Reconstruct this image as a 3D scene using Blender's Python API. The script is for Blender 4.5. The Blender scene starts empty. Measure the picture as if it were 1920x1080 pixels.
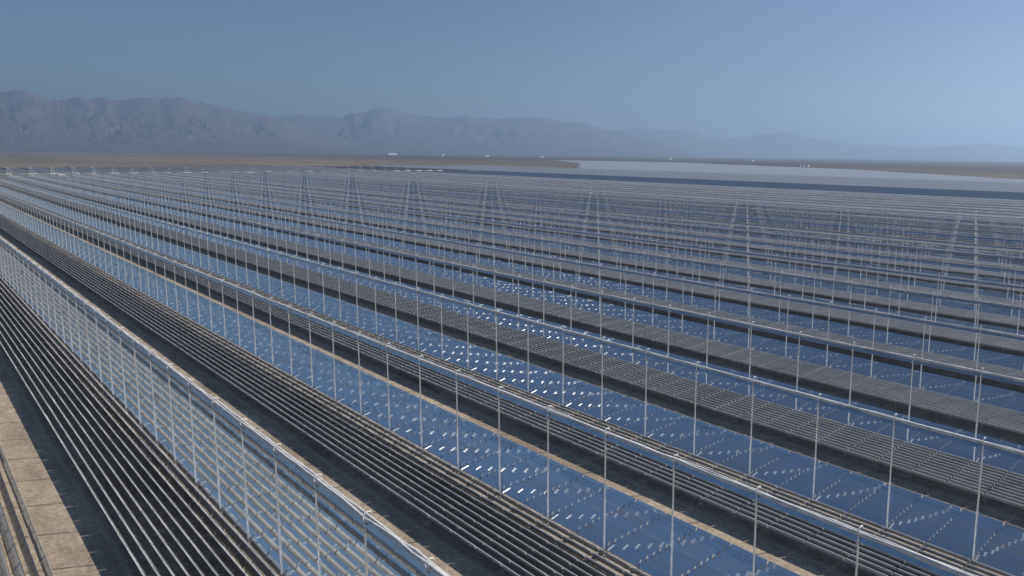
import bpy, math, random
import numpy as np
from mathutils import Matrix, Vector, noise as mnoise

R = math.radians
scene = bpy.context.scene
col = scene.collection
rng = np.random.default_rng(7)
random.seed(7)

# ---------------------------------------------------------------- layout (metres)
S = 8.0                         # spacing of the receiver posts along a row
P = 22.881                      # spacing of the receiver rows
XA = 21.257                     # first full row
ZM = 1.12                       # height of the mirror axes above the ground
CAM_Z = ZM + 35.999
Y_END = 1194.0
def phase(r): return (4.288 - .4964 * r) % S
def row_x(r): return XA + P * r

# ---------------------------------------------------------------- camera
F, PITCH, ROLL, YAW = 1351.866, 0.143171, 0.011604, 0.783820
CX, CY = 1132.28, 484.33        # the picture is an off-centre crop: principal point
fw = Vector((math.sin(YAW) * math.cos(PITCH), math.cos(YAW) * math.cos(PITCH), -math.sin(PITCH)))
rt = Vector((math.cos(YAW), -math.sin(YAW), 0)); up = rt.cross(fw)
r2 = rt * math.cos(ROLL) + up * math.sin(ROLL)
u2 = -rt * math.sin(ROLL) + up * math.cos(ROLL)
cd = bpy.data.cameras.new('camera'); cam = bpy.data.objects.new('camera', cd); col.objects.link(cam)
m = Matrix.Identity(4)
for i in range(3):
    m[i][0] = r2[i]; m[i][1] = u2[i]; m[i][2] = -fw[i]
m[2][3] = CAM_Z
cam.matrix_world = m
cd.sensor_width = 36.0; cd.lens = F / 1920 * 36.0
cd.shift_x = (960 - CX) / 1920; cd.shift_y = (CY - 540) / 1920
cd.clip_start = 0.5; cd.clip_end = 300000
scene.camera = cam
CP = Vector((0, 0, CAM_Z))
def project(x, y, z):
    q = Vector((x, y, z)) - CP; d = q.dot(fw)
    if d <= 1: return None
    return CX + F * q.dot(r2) / d, CY - F * q.dot(u2) / d, d
def inside(x, y, z, mx=0, my=0):
    p = project(x, y, z)
    return p is not None and -mx <= p[0] <= 1920 + mx and -my <= p[1] <= 1080 + my

# ---------------------------------------------------------------- materials
def mat(name):
    mt = bpy.data.materials.new(name); mt.use_nodes = True
    nt = mt.node_tree; b = nt.nodes['Principled BSDF']
    return mt, nt, b
def simple(name, colr, rough=.6, metal=0.0, var=.12, scale=3.0):
    mt, nt, b = mat(name); N = nt.nodes; L = nt.links
    tc = N.new('ShaderNodeTexCoord'); no = N.new('ShaderNodeTexNoise'); no.inputs['Scale'].default_value = scale
    no.inputs['Detail'].default_value = 4
    L.new(tc.outputs['Object'], no.inputs['Vector'])
    cr = N.new('ShaderNodeValToRGB')
    c = np.array(colr)
    cr.color_ramp.elements[0].position = .3; cr.color_ramp.elements[1].position = .7
    cr.color_ramp.elements[0].color = (*(c * (1 - var)), 1); cr.color_ramp.elements[1].color = (*np.minimum(c * (1 + var), 1), 1)
    L.new(no.outputs['Fac'], cr.inputs['Fac']); L.new(cr.outputs['Color'], b.inputs['Base Color'])
    b.inputs['Roughness'].default_value = rough; b.inputs['Metallic'].default_value = metal
    return mt

def mirror_mat():
    mt, nt, b = mat('silvered_glass'); N = nt.nodes; L = nt.links
    out = N['Material Output']; N.remove(b)
    gl = N.new('ShaderNodeBsdfGlossy'); gl.inputs['Color'].default_value = (.91, .93, .94, 1); gl.inputs['Roughness'].default_value = .07
    df = N.new('ShaderNodeBsdfDiffuse'); df.inputs['Color'].default_value = (.50, .47, .43, 1)
    mx = N.new('ShaderNodeMixShader')
    at = N.new('ShaderNodeAttribute'); at.attribute_name = 'dust'
    tc = N.new('ShaderNodeTexCoord'); no = N.new('ShaderNodeTexNoise'); no.inputs['Scale'].default_value = .9; no.inputs['Detail'].default_value = 5
    L.new(tc.outputs['Object'], no.inputs['Vector'])
    mu = N.new('ShaderNodeMath'); mu.operation = 'MULTIPLY'
    ad = N.new('ShaderNodeMath'); ad.operation = 'ADD'; ad.inputs[1].default_value = .45
    L.new(no.outputs['Fac'], ad.inputs[0])
    L.new(at.outputs['Fac'], mu.inputs[0]); L.new(ad.outputs[0], mu.inputs[1])
    L.new(mu.outputs[0], mx.inputs['Fac']); L.new(gl.outputs[0], mx.inputs[1]); L.new(df.outputs[0], mx.inputs[2])
    L.new(mx.outputs[0], out.inputs['Surface'])
    return mt

M_GLASS = mirror_mat()
M_BACK = simple('galvanised_back', (.54, .54, .54), .40, .20, .14, .6)
M_LIP = simple('bright_edge_profile', (.86, .84, .81), .5, 0, .08, 1.0)
M_GALV = simple('galvanised_tube', (.42, .42, .42), .45, .5, .15, 1.0)
M_POST = simple('zinc_coated_post', (.80, .80, .80), .13, .72, .05, 1.0)
M_HOUSE = simple('receiver_sheet', (.58, .60, .62), .18, .95, .10, .8)
M_COVER = simple('white_insulation', (.62, .60, .58), .6, 0, .20, 1.3)
M_WHITE = simple('white_cladding', (.72, .72, .70), .55, 0, .08, .4)
M_TUBE = simple('absorber_coating', (.05, .05, .055), .25, .3, .1, 1.0)
M_STEEL = simple('grey_steel', (.36, .355, .35), .6, .3, .15, 1.0)
M_ROOF = simple('grey_roofing', (.30, .29, .28), .6, 0, .1, .5)
M_DARK = simple('dark_window_glass', (.03, .035, .04), .15, 0, .1, 1.0)
M_RUBBER = simple('tyre_rubber', (.03, .03, .03), .8, 0, .1, 1.0)

def ground_mat(name, ca, cb, cc, s1, s2, streak, grit=2.2, tracks=False, dark_side=False):
    mt, nt, b = mat(name); N = nt.nodes; L = nt.links
    tc = N.new('ShaderNodeTexCoord')
    def noise(scale, detail=6, vec=None):
        n = N.new('ShaderNodeTexNoise'); n.inputs['Scale'].default_value = scale; n.inputs['Detail'].default_value = detail
        L.new(vec or tc.outputs['Object'], n.inputs['Vector']); return n
    mp = N.new('ShaderNodeMapping'); mp.inputs['Scale'].default_value = (1, streak, 1)
    L.new(tc.outputs['Object'], mp.inputs['Vector'])
    a = noise(s1, 8); bb = noise(s2, 6, mp.outputs['Vector'])
    r1 = N.new('ShaderNodeValToRGB'); r1.color_ramp.elements[0].position = .35; r1.color_ramp.elements[1].position = .65
    r1.color_ramp.elements[0].color = (*ca, 1); r1.color_ramp.elements[1].color = (*cb, 1)
    L.new(a.outputs['Fac'], r1.inputs['Fac'])
    mr = N.new('ShaderNodeMapRange'); mr.inputs['From Min'].default_value = .45; mr.inputs['From Max'].default_value = .7
    L.new(bb.outputs['Fac'], mr.inputs['Value'])
    mx = N.new('ShaderNodeMix'); mx.data_type = 'RGBA'
    L.new(mr.outputs['Result'], mx.inputs['Factor']); L.new(r1.outputs['Color'], mx.inputs['A']); mx.inputs['B'].default_value = (*cc, 1)
    # grit, pebbles and, on the graded pad, wheel tracks along the aisles
    g = noise(grit, 8); gr = N.new('ShaderNodeMapRange'); gr.inputs['From Min'].default_value = .3; gr.inputs['From Max'].default_value = .7
    gr.inputs['To Min'].default_value = .74; gr.inputs['To Max'].default_value = 1.2
    L.new(g.outputs['Fac'], gr.inputs['Value'])
    mul = N.new('ShaderNodeMix'); mul.data_type = 'RGBA'; mul.blend_type = 'MULTIPLY'; mul.inputs['Factor'].default_value = 1
    L.new(mx.outputs['Result'], mul.inputs['A']); L.new(gr.outputs['Result'], mul.inputs['B'])
    res = mul.outputs['Result']
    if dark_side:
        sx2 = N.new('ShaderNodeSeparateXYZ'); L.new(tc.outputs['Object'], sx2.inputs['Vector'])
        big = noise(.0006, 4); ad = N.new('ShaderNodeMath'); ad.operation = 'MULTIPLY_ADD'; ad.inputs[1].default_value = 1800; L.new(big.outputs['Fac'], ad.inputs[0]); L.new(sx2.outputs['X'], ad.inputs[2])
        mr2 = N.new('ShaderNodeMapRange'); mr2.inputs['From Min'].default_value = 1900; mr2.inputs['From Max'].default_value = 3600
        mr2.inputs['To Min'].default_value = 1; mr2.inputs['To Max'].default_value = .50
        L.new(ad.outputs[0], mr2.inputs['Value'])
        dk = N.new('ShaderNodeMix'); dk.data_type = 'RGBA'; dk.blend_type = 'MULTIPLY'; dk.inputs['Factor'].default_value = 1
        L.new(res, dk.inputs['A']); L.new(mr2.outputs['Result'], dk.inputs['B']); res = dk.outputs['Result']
    if tracks:
        sx = N.new('ShaderNodeSeparateXYZ'); L.new(tc.outputs['Object'], sx.inputs['Vector'])
        def math_(op, a_, b_):
            m_ = N.new('ShaderNodeMath'); m_.operation = op
            for k, q in enumerate((a_, b_)):
                if isinstance(q, (int, float)): m_.inputs[k].default_value = q
                else: L.new(q, m_.inputs[k])
            return m_.outputs[0]
        wob = noise(.05, 3); wobv = math_('MULTIPLY', math_('SUBTRACT', wob.outputs['Fac'], .5), 1.6)
        x = math_('ADD', sx.outputs['X'], wobv)
        ph = math_('FLOORED_MODULO', math_('SUBTRACT', x, XA + P * .56), P)
        acc = None
        for c_ in (.9, 2.7):
            d_ = math_('ABSOLUTE', math_('SUBTRACT', ph, c_), 0.0)
            w_ = N.new('ShaderNodeMapRange'); w_.inputs['From Min'].default_value = .38; w_.inputs['From Max'].default_value = .12
            L.new(d_, w_.inputs['Value'])
            acc = w_.outputs['Result'] if acc is None else math_('MAXIMUM', acc, w_.outputs['Result'])
        pat = noise(1.6, 5); fac = math_('MULTIPLY', acc, math_('MULTIPLY', pat.outputs['Fac'], 1.0))
        tm = N.new('ShaderNodeMix'); tm.data_type = 'RGBA'; L.new(fac, tm.inputs['Factor']); L.new(res, tm.inputs['A']); tm.inputs['B'].default_value = (.52, .45, .37, 1)
        res = tm.outputs['Result']
    L.new(res, b.inputs['Base Color'])
    bp = N.new('ShaderNodeBump'); bp.inputs['Strength'].default_value = .5; bp.inputs['Distance'].default_value = .08
    L.new(g.outputs['Fac'], bp.inputs['Height']); L.new(bp.outputs['Normal'], b.inputs['Normal'])
    b.inputs['Roughness'].default_value = .95; b.inputs['Specular IOR Level'].default_value = .1
    return mt
M_DESERT = ground_mat('desert_gravel', (.195, .158, .127), (.255, .203, .160), (.140, .120, .098), .0016, .0035, .25, .02, False, True)
M_PAD = ground_mat('graded_dirt', (.375, .300, .226), (.51, .41, .312), (.29, .23, .17), .55, .28, .22, 2.4, True)
M_ROAD = ground_mat('gravel_road', (.30, .26, .22), (.36, .31, .26), (.26, .22, .18), .2, .1, 1)
M_ROCK = ground_mat('mountain_rock', (.125, .108, .104), (.150, .128, .122), (.108, .096, .094), .0011, .002, 1, .006)

# ---------------------------------------------------------------- mesh helpers
class MB:
    def __init__(s): s.v = []; s.f = []
    def add(s, vs, fs):
        o = len(s.v); s.v += [tuple(map(float, q)) for q in vs]; s.f += [tuple(i + o for i in q) for q in fs]
    def box(s, x0, y0, z0, x1, y1, z1):
        s.add([(x0, y0, z0), (x1, y0, z0), (x1, y1, z0), (x0, y1, z0), (x0, y0, z1), (x1, y0, z1), (x1, y1, z1), (x0, y1, z1)],
              [(0, 3, 2, 1), (4, 5, 6, 7), (0, 1, 5, 4), (1, 2, 6, 5), (2, 3, 7, 6), (3, 0, 4, 7)])
    def lathe(s, prof, n=10, c=(0, 0, 0)):      # prof: (radius, z)
        vs = []
        for r, z in prof:
            for k in range(n):
                a = 2 * math.pi * k / n; vs.append((c[0] + r * math.cos(a), c[1] + r * math.sin(a), c[2] + z))
        fs = [(i * n + k, i * n + (k + 1) % n, (i + 1) * n + (k + 1) % n, (i + 1) * n + k) for i in range(len(prof) - 1) for k in range(n)]
        fs.append(tuple(range(n - 1, -1, -1))); fs.append(tuple((len(prof) - 1) * n + k for k in range(n)))
        s.add(vs, fs)
    def tube(s, pts, r, n=6, closed_ends=True):
        pts = [Vector(q) for q in pts]; vs = []
        for i, q in enumerate(pts):
            t = (pts[min(i + 1, len(pts) - 1)] - pts[max(i - 1, 0)]).normalized()
            ref = Vector((0, 0, 1)) if abs(t.z) < .9 else Vector((1, 0, 0))
            a = t.cross(ref).normalized(); b = a.cross(t)
            rr = r[i] if hasattr(r, '__len__') else r
            for k in range(n):
                an = 2 * math.pi * k / n; vs.append(q + a * rr * math.cos(an) + b * rr * math.sin(an))
        fs = [(i * n + k, i * n + (k + 1) % n, (i + 1) * n + (k + 1) % n, (i + 1) * n + k) for i in range(len(pts) - 1) for k in range(n)]
        if closed_ends: fs.append(tuple(range(n - 1, -1, -1))); fs.append(tuple((len(pts) - 1) * n + k for k in range(n)))
        s.add(vs, fs)
    def extrude_y(s, prof, y0, y1, closed=True, caps=True):   # prof: (x, z) polygon
        n = len(prof)
        vs = [(x, y0, z) for x, z in prof] + [(x, y1, z) for x, z in prof]
        fs = [(k, (k + 1) % n, n + (k + 1) % n, n + k) for k in range(n if closed else n - 1)]
        if closed and caps: fs += [tuple(range(n - 1, -1, -1)), tuple(range(n, 2 * n))]
        s.add(vs, fs)
    def mesh(s, name, material, smooth=False):
        me = bpy.data.meshes.new(name); me.from_pydata(s.v, [], s.f); me.materials.append(material)
        if smooth: me.polygons.foreach_set('use_smooth', [True] * len(me.polygons))
        me.update(); return me
def ob(name, data, parent=None, loc=None):
    o = bpy.data.objects.new(name, data); col.objects.link(o)
    if parent is not None: o.parent = parent
    if loc is not None: o.location = loc
    return o
def tag(o, label=None, cat=None, group=None, kind=None):
    if label: o['label'] = label
    if cat: o['category'] = cat
    if group: o['group'] = group
    if kind: o['kind'] = kind
    return o
ORD = ['zeroth', 'first', 'second', 'third', 'fourth', 'fifth', 'sixth', 'seventh', 'eighth', 'ninth', 'tenth', 'eleventh', 'twelfth', 'thirteenth',
       'fourteenth', 'fifteenth', 'sixteenth', 'seventeenth', 'eighteenth', 'nineteenth']
TENS = {2: 'twent', 3: 'thirt', 4: 'fort', 5: 'fift', 6: 'sixt', 7: 'sevent', 8: 'eight', 9: 'ninet'}
def ordn(n):
    if n < 20: return ORD[n]
    if n < 100: return TENS[n // 10] + ('ieth' if n % 10 == 0 else 'y-' + ORD[n % 10])
    return 'hundred-and-' + ordn(n - 100) if n > 100 else 'hundredth'

# ---------------------------------------------------------------- setting: ground, field pad, roads
def sheet(name, x0, y0, x1, y1, z, material, nx=1, ny=1):
    mb = MB()
    xs = np.linspace(x0, x1, nx + 1); ys = np.linspace(y0, y1, ny + 1)
    vs = [(x, y, z) for y in ys for x in xs]
    fs = [(j * (nx + 1) + i, j * (nx + 1) + i + 1, (j + 1) * (nx + 1) + i + 1, (j + 1) * (nx + 1) + i) for j in range(ny) for i in range(nx)]
    mb.add(vs, fs); o = ob(name, mb.mesh(name, material)); tag(o, kind='structure'); return o
sheet('ground', -70000, -70000, 70000, 70000, -.06, M_DESERT, 70, 70)
sheet('graded_pad', -260, -220, 1250, 1720, -.02, M_PAD, 12, 16)
sheet('service_road', -260, Y_END + 8, 900, Y_END + 22, 0.0, M_ROAD, 20, 1)

# ---------------------------------------------------------------- mountains
def ridge_points(tab, x):
    return np.interp(x, [q[0] for q in tab], [q[1] for q in tab])
def pix_dir(x, y):
    return (fw * F + r2 * (x - CX) - u2 * (y - CY)).normalized()
def mountains(name, tab, dist, seed, foot=.62, back=1.25, naz=420, nr=72, spur=.075):
    x0, x1 = tab[0][0], tab[-1][0]
    xs = np.linspace(x0, x1, naz); vs = []; fs = []
    ts = np.linspace(0, 1, nr)
    az = []; H = []
    for x in xs:
        d = pix_dir(x, ridge_points(tab, x)); az.append(math.atan2(d.x, d.y)); H.append(max(CAM_Z + dist * d.z / math.hypot(d.x, d.y), 2.0))
    for i in range(naz):
        for j in range(nr):
            t = ts[j]
            rad = dist * (foot + (1 - foot) * t / .72) if t <= .72 else dist * (1 + (back - 1) * (t - .72) / .28)
            a = az[i]
            px, py = math.sin(a) * rad, math.cos(a) * rad
            wob = mnoise.fractal(Vector((px / 1500, py / 1500, seed + 4)), .8, 2.1, 5)
            far = min(1.0, abs(t - .72) / .14)
            Hi = H[i] if far == 0 else float(np.interp(xs[i] + 60 * wob * far, xs, H)) * (1 + .09 * wob * far)
            if t <= .72:
                u = t / .72
                f = .10 * u + .90 * u ** 2.6
            else:
                u = 1 - (t - .72) / .28; f = u ** 1.3
            wx = mnoise.fractal(Vector((px / 2600, py / 2600, seed)), .8, 2.1, 4) * 1.1
            q = Vector((px / 2100 + wx + seed, py / 2100 - wx, 3.1 * seed))
            rn = 1 - 2 * abs(mnoise.fractal(q, .75, 2.15, 7))
            n2 = mnoise.fractal(Vector((px / 520, py / 520, seed)), .8, 2.2, 6)
            w = math.sin(math.pi * min(1, f)) if t <= .72 else .5 * (1 - u)
            near = max(0.0, 1 - abs(t - .72) / .03)
            fine = mnoise.fractal(Vector((a * 150, seed, 0)), .7, 2.1, 5) * .030 * Hi * near
            h = Hi * f + Hi * spur * w * (rn - .55) + Hi * .022 * w * n2 + fine
            if t >= .72: h = min(h, H[i] * (f if t > .74 else 1) + fine)
            vs.append((px, py, h - 3.0 if j not in (0, nr - 1) else -30.0))
    for i in range(naz - 1):
        for j in range(nr - 1):
            fs.append((i * nr + j, (i + 1) * nr + j, (i + 1) * nr + j + 1, i * nr + j + 1))
    mb = MB(); mb.v = vs; mb.f = fs
    o = ob(name, mb.mesh(name, M_ROCK, True)); tag(o, kind='structure'); return o
T1 = [(-420, 215), (-330, 198), (-250, 190), (-160, 182), (-80, 178), (0, 173), (20, 170), (40, 169), (60, 172), (75, 178), (95, 186), (125, 187), (140, 183), (150, 181), (165, 186),
      (178, 184), (188, 180), (198, 184), (210, 188), (225, 188), (245, 184), (260, 182), (280, 181), (300, 184), (320, 181), (345, 182), (365, 190), (390, 195),
      (410, 197), (430, 203), (470, 211), (500, 216), (520, 221), (560, 233), (610, 250), (700, 274)]
T2 = [(380, 276), (430, 240), (500, 222), (530, 219), (557, 215), (575, 216), (600, 218), (640, 220), (655, 212), (680, 211), (700, 203), (715, 200), (730, 203),
      (760, 211), (790, 217), (815, 218), (850, 220), (875, 217), (900, 221), (925, 223), (955, 220), (970, 218), (1000, 221), (1020, 221), (1040, 223),
      (1060, 228), (1095, 231), (1115, 237), (1150, 245), (1200, 256), (1290, 280)]
T3 = [(1000, 282), (1080, 250), (1150, 243), (1180, 240), (1220, 241), (1255, 243), (1280, 242), (1300, 246), (1330, 257), (1380, 258), (1420, 253), (1455, 248),
      (1480, 249), (1510, 256), (1540, 262), (1600, 270), (1680, 274), (1740, 276), (1800, 272), (1850, 269), (1880, 272), (1940, 278), (2050, 275), (2150, 284), (2250, 292)]
mountains('mountains', T1, 14500, 1.7, naz=620)
mountains('mountains', T2, 17500, 5.3, naz=560)
mountains('mountains', T3, 23000, 9.1, naz=520, foot=.75)

# ---------------------------------------------------------------- mirror strips
W = .380                                  # half width of the glass
NP = 301                                   # panels in one strip, 4 m each
PITCHM = .895
def strip_offset(k): return .45 + PITCHM * (k - 1)            # k = 1..10 outward from the posts
def strip_tilt(k, side=-1):
    f = strip_offset(k) / 8.6
    return R(49.5 + 7.5 * f + (2.0 if k == 10 and side > 0 else 0))
GAP = .075
def glass_mesh(seed):
    g = np.random.default_rng(seed)
    na = 5; us = np.linspace(-W, W, na); RAD = 20.0
    V = np.zeros((NP, 2, na, 3)); dust = np.zeros((NP, 2, na))
    for i in range(NP):
        dt = g.normal(0, R(.55)); dy = g.normal(0, R(.22))
        for e, y in enumerate((i * 4 + GAP, i * 4 + 4 - GAP)):
            V[i, e, :, 0] = us; V[i, e, :, 1] = y
            V[i, e, :, 2] = us ** 2 / (2 * RAD) + us * math.tan(dt) + (y - i * 4 - 2) * math.tan(dy)
        d = .24 + .18 * g.random()
        if g.random() < .05: d += .35 * g.random()
        dust[i] = d
    V = V.reshape(-1, 3); fs = []
    for i in range(NP):
        o = i * 2 * na
        for k in range(na - 1): fs.append((o + k, o + k + 1, o + na + k + 1, o + na + k))
    me = bpy.data.meshes.new('mirror_glass'); me.from_pydata(V.tolist(), [], fs); me.materials.append(M_GLASS)
    me.polygons.foreach_set('use_smooth', [True] * len(fs))
    a = me.attributes.new('dust', 'FLOAT', 'POINT'); a.data.foreach_set('value', dust.ravel())
    me.update(); return me
def back_mesh():
    mb = MB()
    prof = [(-W + .05, -.03), (W - .02, -.03), (W - .02, -.06), (.19, -.15), (-.19, -.15), (-W + .05, -.06)]
    for i in range(NP): mb.extrude_y(prof, i * 4 + GAP, i * 4 + 4 - GAP)
    return mb.mesh('panel_back', M_BACK)
def lip_mesh():
    mb = MB()
    prof = [(-W + .024 + .050 * math.cos(a), -.044 + .050 * math.sin(a)) for a in np.linspace(0, -2 * math.pi, 8, endpoint=False)]
    for i in range(NP): mb.extrude_y(prof, i * 4 + GAP, i * 4 + 4 - GAP)
    return mb.mesh('edge_tube', M_LIP, False)
def shaft_mesh():
    mb = MB()
    c = [(0.045 * math.cos(a), -.085 + .045 * math.sin(a)) for a in np.linspace(0, 2 * math.pi, 8, endpoint=False)]
    mb.extrude_y(c, 0, NP * 4)
    for i in range(NP + 1):
        mb.box(-.07, i * 4 - .03, -.22, .07, i * 4 + .03, -.05)
    return mb.mesh('torque_shaft', M_GALV)
GLASS = [glass_mesh(s) for s in (11, 12, 13, 14, 15)]
BACK = back_mesh(); LIP = lip_mesh(); SHAFT = shaft_mesh()
LAST_IND = 13
ny = 0
for r in range(-1, LAST_IND + 1):
    for side in (-1, 1):
        if r == -1 and side == -1: continue
        for k in range(1, 11):
            b = ob('mirror_strip', None)
            b.empty_display_size = .1
            b.location = (row_x(r) + side * strip_offset(k), phase(r) - 8.0, ZM)
            b.rotation_euler = (0, -side * strip_tilt(k, side) + rng.normal(0, R(.45)), 0)
            if r == -1:
                lab = ('dark mirror strip in the lower left corner, outermost beside the sunlit dirt' if k == 10 else
                       f'dark mirror strip in the lower left corner, {ordn(11 - k)} in from the sunlit dirt')
            elif side == 1:
                lab = f'blue mirror strip, {ordn(k)} behind the posts of the {ordn(r + 1)} receiver row from lower left'
            else:
                lab = f'grey mirror strip, {ordn(k)} in front of the posts of {ordn(r + 1)} receiver row from lower left'
            tag(b, lab, 'mirror', 'long mirror strips of the solar field')
            ob('mirror_glass', GLASS[(ny * 3 + k) % 5], b)
            ob('panel_back', BACK, b)
            ob('edge_tube', LIP, b)
            ob('torque_shaft', SHAFT, b)
            ny += 1

# mirrors too far away to tell one from the next
def far_mirrors(name, label, spans, tilt_fn, glass_dust=.2, lift=0.0):
    gv = []; gf = []; mb = MB(); dusts = []
    g = np.random.default_rng(3)
    for (x, y0, y1, r) in spans:
        for side in (-1, 1):
            for k in range(1, 11):
                t = tilt_fn(side, k, r) + g.normal(0, R(.5)); xc = x + side * strip_offset(k)
                c, s_ = math.cos(t), math.sin(t)
                o = len(gv)
                for y in (y0, y1):
                    for u in (-W, W): gv.append((xc + c * u + s_ * .004, y, ZM + lift - s_ * u + c * .004))
                gf.append((o, o + 1, o + 3, o + 2)); dusts += [glass_dust] * 4
                pr = []
                for u, n in [(-W, -.022), (W, -.022), (.19, -.13), (-.19, -.13)]:
                    pr.append((xc + c * u + s_ * n, ZM + lift - s_ * u + c * n))
                mb.extrude_y(pr, y0, y1)
    me = bpy.data.meshes.new(name); nb = len(mb.v)
    me.from_pydata(mb.v + gv, [], mb.f + [tuple(i + nb for i in q) for q in gf])
    me.materials.append(M_BACK); me.materials.append(M_GLASS)
    me.polygons.foreach_set('material_index', [0] * len(mb.f) + [1] * len(gf))
    a = me.attributes.new('dust', 'FLOAT', 'POINT'); a.data.foreach_set('value', [0.] * nb + dusts)
    me.update(); o = ob(name, me); tag(o, label, 'mirrors', kind='stuff'); return o
V_TILT = lambda side, k, r: -side * strip_tilt(k, side)
def yb(x):                                   # oblique outer edge of the far field
    return float(np.interp(x, [1250, 1436, 2031, 2800], [250, 386, 1000, 2267]))
far_mirrors('distant_mirrors', 'dim blue mirror strips in the middle distance among thin posts',
            [(row_x(r), phase(r) - 8, Y_END + phase(r) - 8, r) for r in range(LAST_IND + 1, 19)], V_TILT)
far_mirrors('distant_mirrors', 'pale grey mirror strips beyond the bright white receiver pipes',
            [(row_x(r), 30, Y_END, r) for r in range(19, 31)], lambda s, k, r: R(180 + 9))
far_mirrors('distant_mirrors', 'dark blue band of mirror strips before the pale far field',
            [(row_x(r), 60, Y_END, r) for r in range(31, 38)], lambda s, k, r: R(-42), .75)
far_mirrors('distant_mirrors', 'mid grey band of mirror strips just behind the dark blue band',
            [(row_x(r), 100, 1750, r) for r in range(38, 54)], lambda s, k, r: R(180 + 13))
far_mirrors('distant_mirrors', 'pale grey far field of mirror strips below the horizon on the right',
            [(row_x(r), yb(row_x(r)), float(np.interp(row_x(r), [1250, 2000, 2800], [1350, 2150, 3250])), r) for r in range(54, 122)], lambda s, k, r: R(180 - 9))
far_mirrors('distant_mirrors', 'dark grey strip of mirrors beyond the white pipes at the row ends',
            [(row_x(r), Y_END + 40, Y_END + 500, r) for r in range(-6, 37)], lambda s, k, r: R(62))

# ---------------------------------------------------------------- receiver posts
Z_TOP = ZM + 10.70
def pole_mesh():
    mb = MB()
    mb.lathe([(.21, 0), (.21, .03), (.10, .06), (.10, 5.6), (.135, 5.62), (.135, 5.74), (.078, 5.76), (.070, Z_TOP)], 12)
    return mb.mesh('pole', M_POST, False)
def hook_mesh():
    mb = MB()
    z = Z_TOP
    mb.tube([(0, 0, z - .3), (-.04, 0, z + .15), (-.10, 0, z + .5), (-.02, 0, z + .74), (.18, 0, z + .82), (.42, 0, z + .78), (.52, 0, z + .62)], .045, 6)
    mb.box(-.14, -.10, z - .40, .14, .10, z - .24)
    return mb.mesh('hook_bracket', M_WHITE)
def beam_mesh():
    mb = MB()
    mb.box(-9.1, -.05, ZM - .46, 9.1, .05, ZM - .36)
    for k in range(1, 11):
        for s_ in (-1, 1):
            x = s_ * strip_offset(k)
            mb.box(x - .035, -.035, ZM - .36, x + .035, .035, ZM - .18)
            if k % 2 == 0: mb.box(x - .05, -.04, -.02, x + .05, .04, ZM - .46)
    return mb.mesh('base_beam', M_STEEL)
POLE, HOOK, BEAM = pole_mesh(), hook_mesh(), beam_mesh()
posts = []
for r in range(0, 21):
    x = row_x(r); i = 0; vis = 0
    ymax = Y_END if r < 37 else 2600
    y = phase(r) - 8
    while y < ymax:
        ok = inside(x, y, ZM, 12, 12) or inside(x, y, Z_TOP, 12, 12)
        near = inside(x, y, ZM, 260, 220)
        if ok: vis += 1
        if ok or near:
            if not (r >= 37 and (i % 1)): posts.append((math.hypot(x, y), r, x, y, vis if ok else 0))
        y += S; i += 1
posts.sort()
seen = [q for q in posts if q[4] > 0]
near_posts = seen[:300]; near_set = {(q[1], q[3]) for q in near_posts}
for d, r, x, y, v in near_posts:
    b = ob('receiver_post', None, loc=(x, y, 0)); b.empty_display_size = .1
    tag(b, f'slim white post, {ordn(v)} from the near end of the {ordn(r + 1)} receiver row from lower left', 'post', 'white posts that carry the receivers')
    ob('pole', POLE, b); ob('hook_bracket', HOOK, b); ob('base_beam', BEAM, b)
mb = MB()
for d, r, x, y, v in posts:
    if (r, y) in near_set: continue
    if d > 900 and r < 37 and 0: continue
    mb.lathe([(.125, 0), (.125, 6.2), (.09, 6.25), (.09, Z_TOP + .8)], 5, (x, y, 0))
tag(ob('distant_posts', mb.mesh('distant_posts', M_POST)), 'hundreds of thin pale posts fading together in the distance', 'posts', kind='stuff')

# low frames half way between the posts
fr = []
for r in range(0, 9):
    y = phase(r) - 4; n = 0
    while y < 560:
        if inside(row_x(r) - 9, y, .6, 30, 30) or inside(row_x(r), y, .6, 30, 30):
            n += 1; fr.append((math.hypot(row_x(r), y), r, row_x(r), y, n))
        y += S
fr.sort()
for d, r, x, y, n in fr[:120]:
    o = ob('bearing_stand', BEAM, loc=(x, y, 0))
    tag(o, f'low steel stand under the mirrors, {ordn(n)} from the near end of {ordn(r + 1)} receiver row', 'stand', 'low stands that carry the mirrors between posts')
mb = MB()
for d, r, x, y, n in fr[120:]:
    mb.box(x - 9.1, y - .05, ZM - .46, x + 9.1, y + .05, ZM - .36)
    for q in (-8, -4, 0, 4, 8): mb.box(x + q - .05, y - .04, -.02, x + q + .05, y + .04, ZM - .46)
tag(ob('distant_frames', mb.mesh('distant_frames', M_STEEL)), 'dark low steel frames under the mirrors further along the rows', 'frames', kind='stuff')

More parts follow.
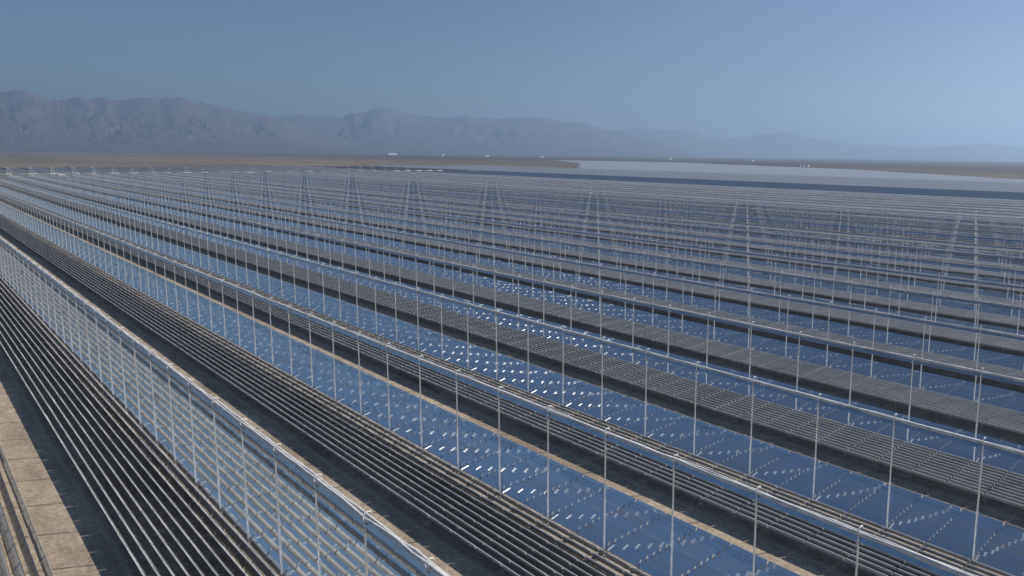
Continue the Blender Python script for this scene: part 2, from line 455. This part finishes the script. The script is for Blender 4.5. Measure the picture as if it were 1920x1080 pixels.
# ---------------------------------------------------------------- receivers
LEN = 1208.0
HX = .06; HZ = ZM + 10.34
def housing_mesh():
    mb = MB()
    prof = [(HX - .08, HZ + .16), (HX + .12, HZ + .50), (HX + .42, HZ + .50), (HX + .62, HZ + .16), (HX + .59, HZ + .16), (HX + .40, HZ + .47), (HX + .14, HZ + .47), (HX - .05, HZ + .16)]
    for i in range(int(LEN / 8)):
        mb.extrude_y(prof, i * 8 + .015, i * 8 + 7.985)
    big = [(HX - .105, HZ + .15), (HX + .105, HZ + .52), (HX + .435, HZ + .52), (HX + .645, HZ + .15)]
    for i in range(int(LEN / 4)): mb.extrude_y(big, i * 4 - .04, i * 4 + .04)
    return mb.mesh('reflector_housing', M_HOUSE)
def wavy(seed, x, z, amp, r, n=6, step=2.0):
    mb = MB(); g = np.random.default_rng(seed)
    ys = np.arange(0, LEN + .1, step); a = g.normal(0, amp, len(ys)); b = np.abs(g.normal(0, amp * .8, len(ys)))
    rr = r * (1 + .18 * g.normal(0, 1, len(ys)).clip(-1.5, 1.5))
    mb.tube([(x + a[i], y, z + b[i]) for i, y in enumerate(ys)], list(rr), n)
    return mb
HOUSING = housing_mesh()
COVERS = []
for s_ in (1, 2, 3):
    mb = wavy(s_, HX + .14, HZ + .62, .03, .16); w2 = wavy(s_ + 50, HX + .38, HZ + .60, .03, .14); mb.add(w2.v, w2.f)
    COVERS.append(mb.mesh('insulated_pipe', M_COVER, True))
CABLES = [wavy(90 + s_, HX + .53, HZ + .56, .06, .035, 5).mesh('cable', M_WHITE, True) for s_ in (1, 2)]
mb = MB(); mb.tube([(HX + .27, 0, HZ + .26), (HX + .27, LEN, HZ + .26)], .05, 8); ABSORB = mb.mesh('absorber_tube', M_TUBE, True)
mb = MB(); w = wavy(5, HX + .27, HZ + .45, .06, .42, 8, 16.0); mb.add(w.v, w.f); THICK = mb.mesh('insulated_pipe', M_WHITE, True)
NREC = 21
for r in range(0, NREC):
    b = ob('receiver_line', None, loc=(row_x(r), phase(r) - 8, 0)); b.empty_display_size = .1
    if r < 12: lab = f'grey receiver trough on post tops, {ordn(r + 1)} receiver row counted from the lower left'
    else: lab = f'bright white far receiver pipe on post tops, {ordn(r + 1)} receiver row counted from the lower left'
    tag(b, lab, 'receiver', 'receiver troughs on the posts')
    ob('reflector_housing', HOUSING, b)
    if r < 12:
        ob('insulated_pipe', COVERS[r % 3], b); ob('cable', CABLES[r % 2], b); ob('absorber_tube', ABSORB, b)
    else:
        ob('insulated_pipe', THICK, b)

# ---------------------------------------------------------------- pipes at the row ends
mb = MB()
for i, x in enumerate(np.arange(-60, 760, P)):
    mb.tube([(x + .4, Y_END + 12, 3.2), (x + P - .4, Y_END + 12, 3.2)], .42, 10)
    for q in (.25, .5, .75): mb.box(x + P * q - .12, Y_END + 11.88, 0, x + P * q + .12, Y_END + 12.12, 2.65)
tag(ob('header_pipe', mb.mesh('header_pipe', M_COVER, True)), 'long white header pipe on stands across the far ends of the rows', 'pipe')
mb = MB()
mb.tube([(0, 0, 3.2), (0, 0, 10.6), (-.6, -.6, 11.4), (-2.0, -3, 11.6)], .20, 8)
mb.tube([(3.2, 0, 3.2), (3.2, 0, 8.0), (2.6, 0, 9.4), (1.0, -1.0, 10.8), (-.8, -3, 11.2)], .18, 8)
mb.box(-.6, -.6, 2.4, .6, .6, 4.0); mb.box(2.6, -.6, 2.4, 3.8, .6, 4.0)
RISER = mb.mesh('riser_pipe', M_COVER, False)
for r in range(2, 30):
    o = ob('riser_pipe', RISER, loc=(row_x(r) + 1, Y_END + 10, 0))
    tag(o, f'white riser pipe pair at the far end of the {ordn(r + 1)} receiver row from lower left', 'pipe', 'riser pipes at the row ends')

# ---------------------------------------------------------------- buildings and vehicles far off
def building(name, label, x, y, w, d, h, rot, roof='flat', nwin=3):
    e = ob(name, None, loc=(x, y, -.06)); e.rotation_euler = (0, 0, rot); tag(e, label, 'building')
    b = MB(); b.box(-w / 2, -d / 2, 0, w / 2, d / 2, h); ob('wall', b.mesh('wall', M_WHITE), e)
    b = MB()
    if roof == 'gable':
        b.add([(-w / 2 - .3, -d / 2 - .3, h), (w / 2 + .3, -d / 2 - .3, h), (w / 2 + .3, d / 2 + .3, h), (-w / 2 - .3, d / 2 + .3, h), (-w / 2 - .3, 0, h + d * .18), (w / 2 + .3, 0, h + d * .18)],
              [(0, 1, 5, 4), (2, 3, 4, 5), (0, 4, 3), (1, 2, 5), (3, 2, 1, 0)])
    else:
        b.box(-w / 2 - .2, -d / 2 - .2, h, w / 2 + .2, d / 2 + .2, h + .35)
    ob('roof', b.mesh('roof', M_WHITE if roof == 'flat' else M_ROOF), e)
    for i in range(nwin):
        q = MB(); xx = -w / 2 + w * (i + 1) / (nwin + 2); q.box(xx - w * .05, -d / 2 - .06, h * .4, xx + w * .05, -d / 2 + .05, h * .75)
        ob('window', q.mesh('window', M_DARK), e)
    q = MB(); xx = -w / 2 + w * (nwin + 1) / (nwin + 2); q.box(xx - min(.8, w * .06), -d / 2 - .06, 0, xx + min(.8, w * .06), -d / 2 + .05, h * .65)
    ob('door', q.mesh('door', M_ROOF), e)
    return e
def at(x, y, dist):                            # bearing of a point seen in the photo, walked out on the plain
    d = pix_dir(x, y); h = math.hypot(d.x, d.y); return d.x / h * dist, d.y / h * dist
for label, px, dist, w, d, h, rf, rot in [
        ('small white cabin at the far field edge, leftmost of three on the right', 1500, 2830, 8, 7, 6, 'flat', .22),
        ('small white cabin at the far field edge, middle of three on the right', 1507, 2860, 7, 6, 8, 'gable', .22),
        ('longer low white cabin at the far field edge, rightmost of three', 1514.5, 2820, 14, 8, 6, 'flat', .22),
        ('faint pale shed in the haze above the grey far field', 1410, 5600, 40, 18, 8, 'gable', .22),
        ('long faint white block on the plain below the pointed peak', 735, 9500, 130, 30, 22, 'flat', .22),
        ('small white house alone on the plain right of the pointed peak', 830, 8200, 26, 20, 18, 'gable', .22),
        ('low pale hall on the plain in the middle of the horizon', 912, 8000, 62, 24, 12, 'flat', .22),
        ('faint pale warehouse on the plain right of the middle of the horizon', 1015, 7600, 70, 22, 9, 'flat', .22),
        ('hazy pale workshop on the plain, between the warehouse and the shed', 1255, 6600, 48, 20, 9, 'gable', .22)]:
    x, y = at(px, 300, dist)
    building('building', label, x, y, w, d, h, rot, rf, 3 if w < 20 else 6)
def truck(label, x, y, rot, cat='truck', L=7.5, Hh=3.0):
    e = ob(cat, None, loc=(x, y, 0)); e.rotation_euler = (0, 0, rot); tag(e, label, cat)
    b = MB(); b.box(-L / 2, -1.2, .9, L / 2 - 2.0, 1.2, Hh); ob('cargo_box', b.mesh('cargo_box', M_WHITE), e)
    b = MB(); b.extrude_y([(L / 2 - 1.9, .6), (L / 2, .6), (L / 2, 1.5), (L / 2 - .5, 2.5), (L / 2 - 1.9, 2.5)], -1.1, 1.1); ob('cab', b.mesh('cab', M_WHITE), e)
    b = MB(); b.add([(L / 2 - .02, -1, 1.55), (L / 2 - .02, 1, 1.55), (L / 2 - .45, 1, 2.4), (L / 2 - .45, -1, 2.4)], [(0, 1, 2, 3)])
    ob('windscreen', b.mesh('windscreen', M_DARK), e)
    for wx in (-L / 2 + 1.4, L / 2 - 1.2):
        for wy in (-1.1, 1.1):
            b = MB(); b.tube([(wx, wy - .14, .48), (wx, wy + .14, .48)], .48, 12); ob('wheel', b.mesh('wheel', M_RUBBER), e)
truck('white box truck parked beside the header pipe at the upper left', 172, Y_END + 17, .05)
truck('white van parked by the header pipe, right of the box truck', 412, Y_END + 17, .1, 'van', 6.0, 2.6)

# ---------------------------------------------------------------- haze
mt = bpy.data.materials.new('haze_air'); mt.use_nodes = True; nt = mt.node_tree; nt.nodes.clear()
out = nt.nodes.new('ShaderNodeOutputMaterial'); pv = nt.nodes.new('ShaderNodeVolumePrincipled')
pv.inputs['Color'].default_value = (.51, .71, 1.0, 1); pv.inputs['Density'].default_value = 1.0e-4; pv.inputs['Anisotropy'].default_value = .35
nt.links.new(pv.outputs['Volume'], out.inputs['Volume'])
mb = MB(); mb.box(-75000, -75000, -40, 75000, 75000, 1290)
tag(ob('haze', mb.mesh('haze', mt)), kind='stuff')

# ---------------------------------------------------------------- light
SUN_EL = R(29.8); AZ = math.atan2(1.5, -.9)       # azimuth from +Y towards +X
sdir = Vector((math.sin(AZ) * math.cos(SUN_EL), math.cos(AZ) * math.cos(SUN_EL), math.sin(SUN_EL)))
sd = bpy.data.lights.new('sun', 'SUN'); sd.energy = 5.0; sd.angle = R(.53); sd.color = (1, .95, .87)
so = bpy.data.objects.new('sun', sd); col.objects.link(so)
so.rotation_euler = sdir.to_track_quat('Z', 'Y').to_euler()
w = bpy.data.worlds.new('World'); scene.world = w; w.use_nodes = True
N = w.node_tree.nodes; L = w.node_tree.links
bg = N['Background']; sky = N.new('ShaderNodeTexSky'); sky.sky_type = 'NISHITA'; sky.sun_disc = False
sky.sun_elevation = SUN_EL; sky.sun_rotation = AZ; sky.altitude = 1200; sky.air_density = 1.4; sky.dust_density = 0; sky.ozone_density = 7.5
L.new(sky.outputs['Color'], bg.inputs['Color']); bg.inputs['Strength'].default_value = .051

vs = scene.view_settings
vs.view_transform = 'Standard'; vs.look = 'None'; vs.gamma = 1; vs.exposure = .36
scene.render.engine = 'CYCLES'
cy = scene.cycles
cy.use_denoising = True; cy.caustics_reflective = False; cy.caustics_refractive = False
cy.max_bounces = 8; cy.glossy_bounces = 4; cy.diffuse_bounces = 3; cy.volume_bounces = 0
cy.sample_clamp_indirect = 4
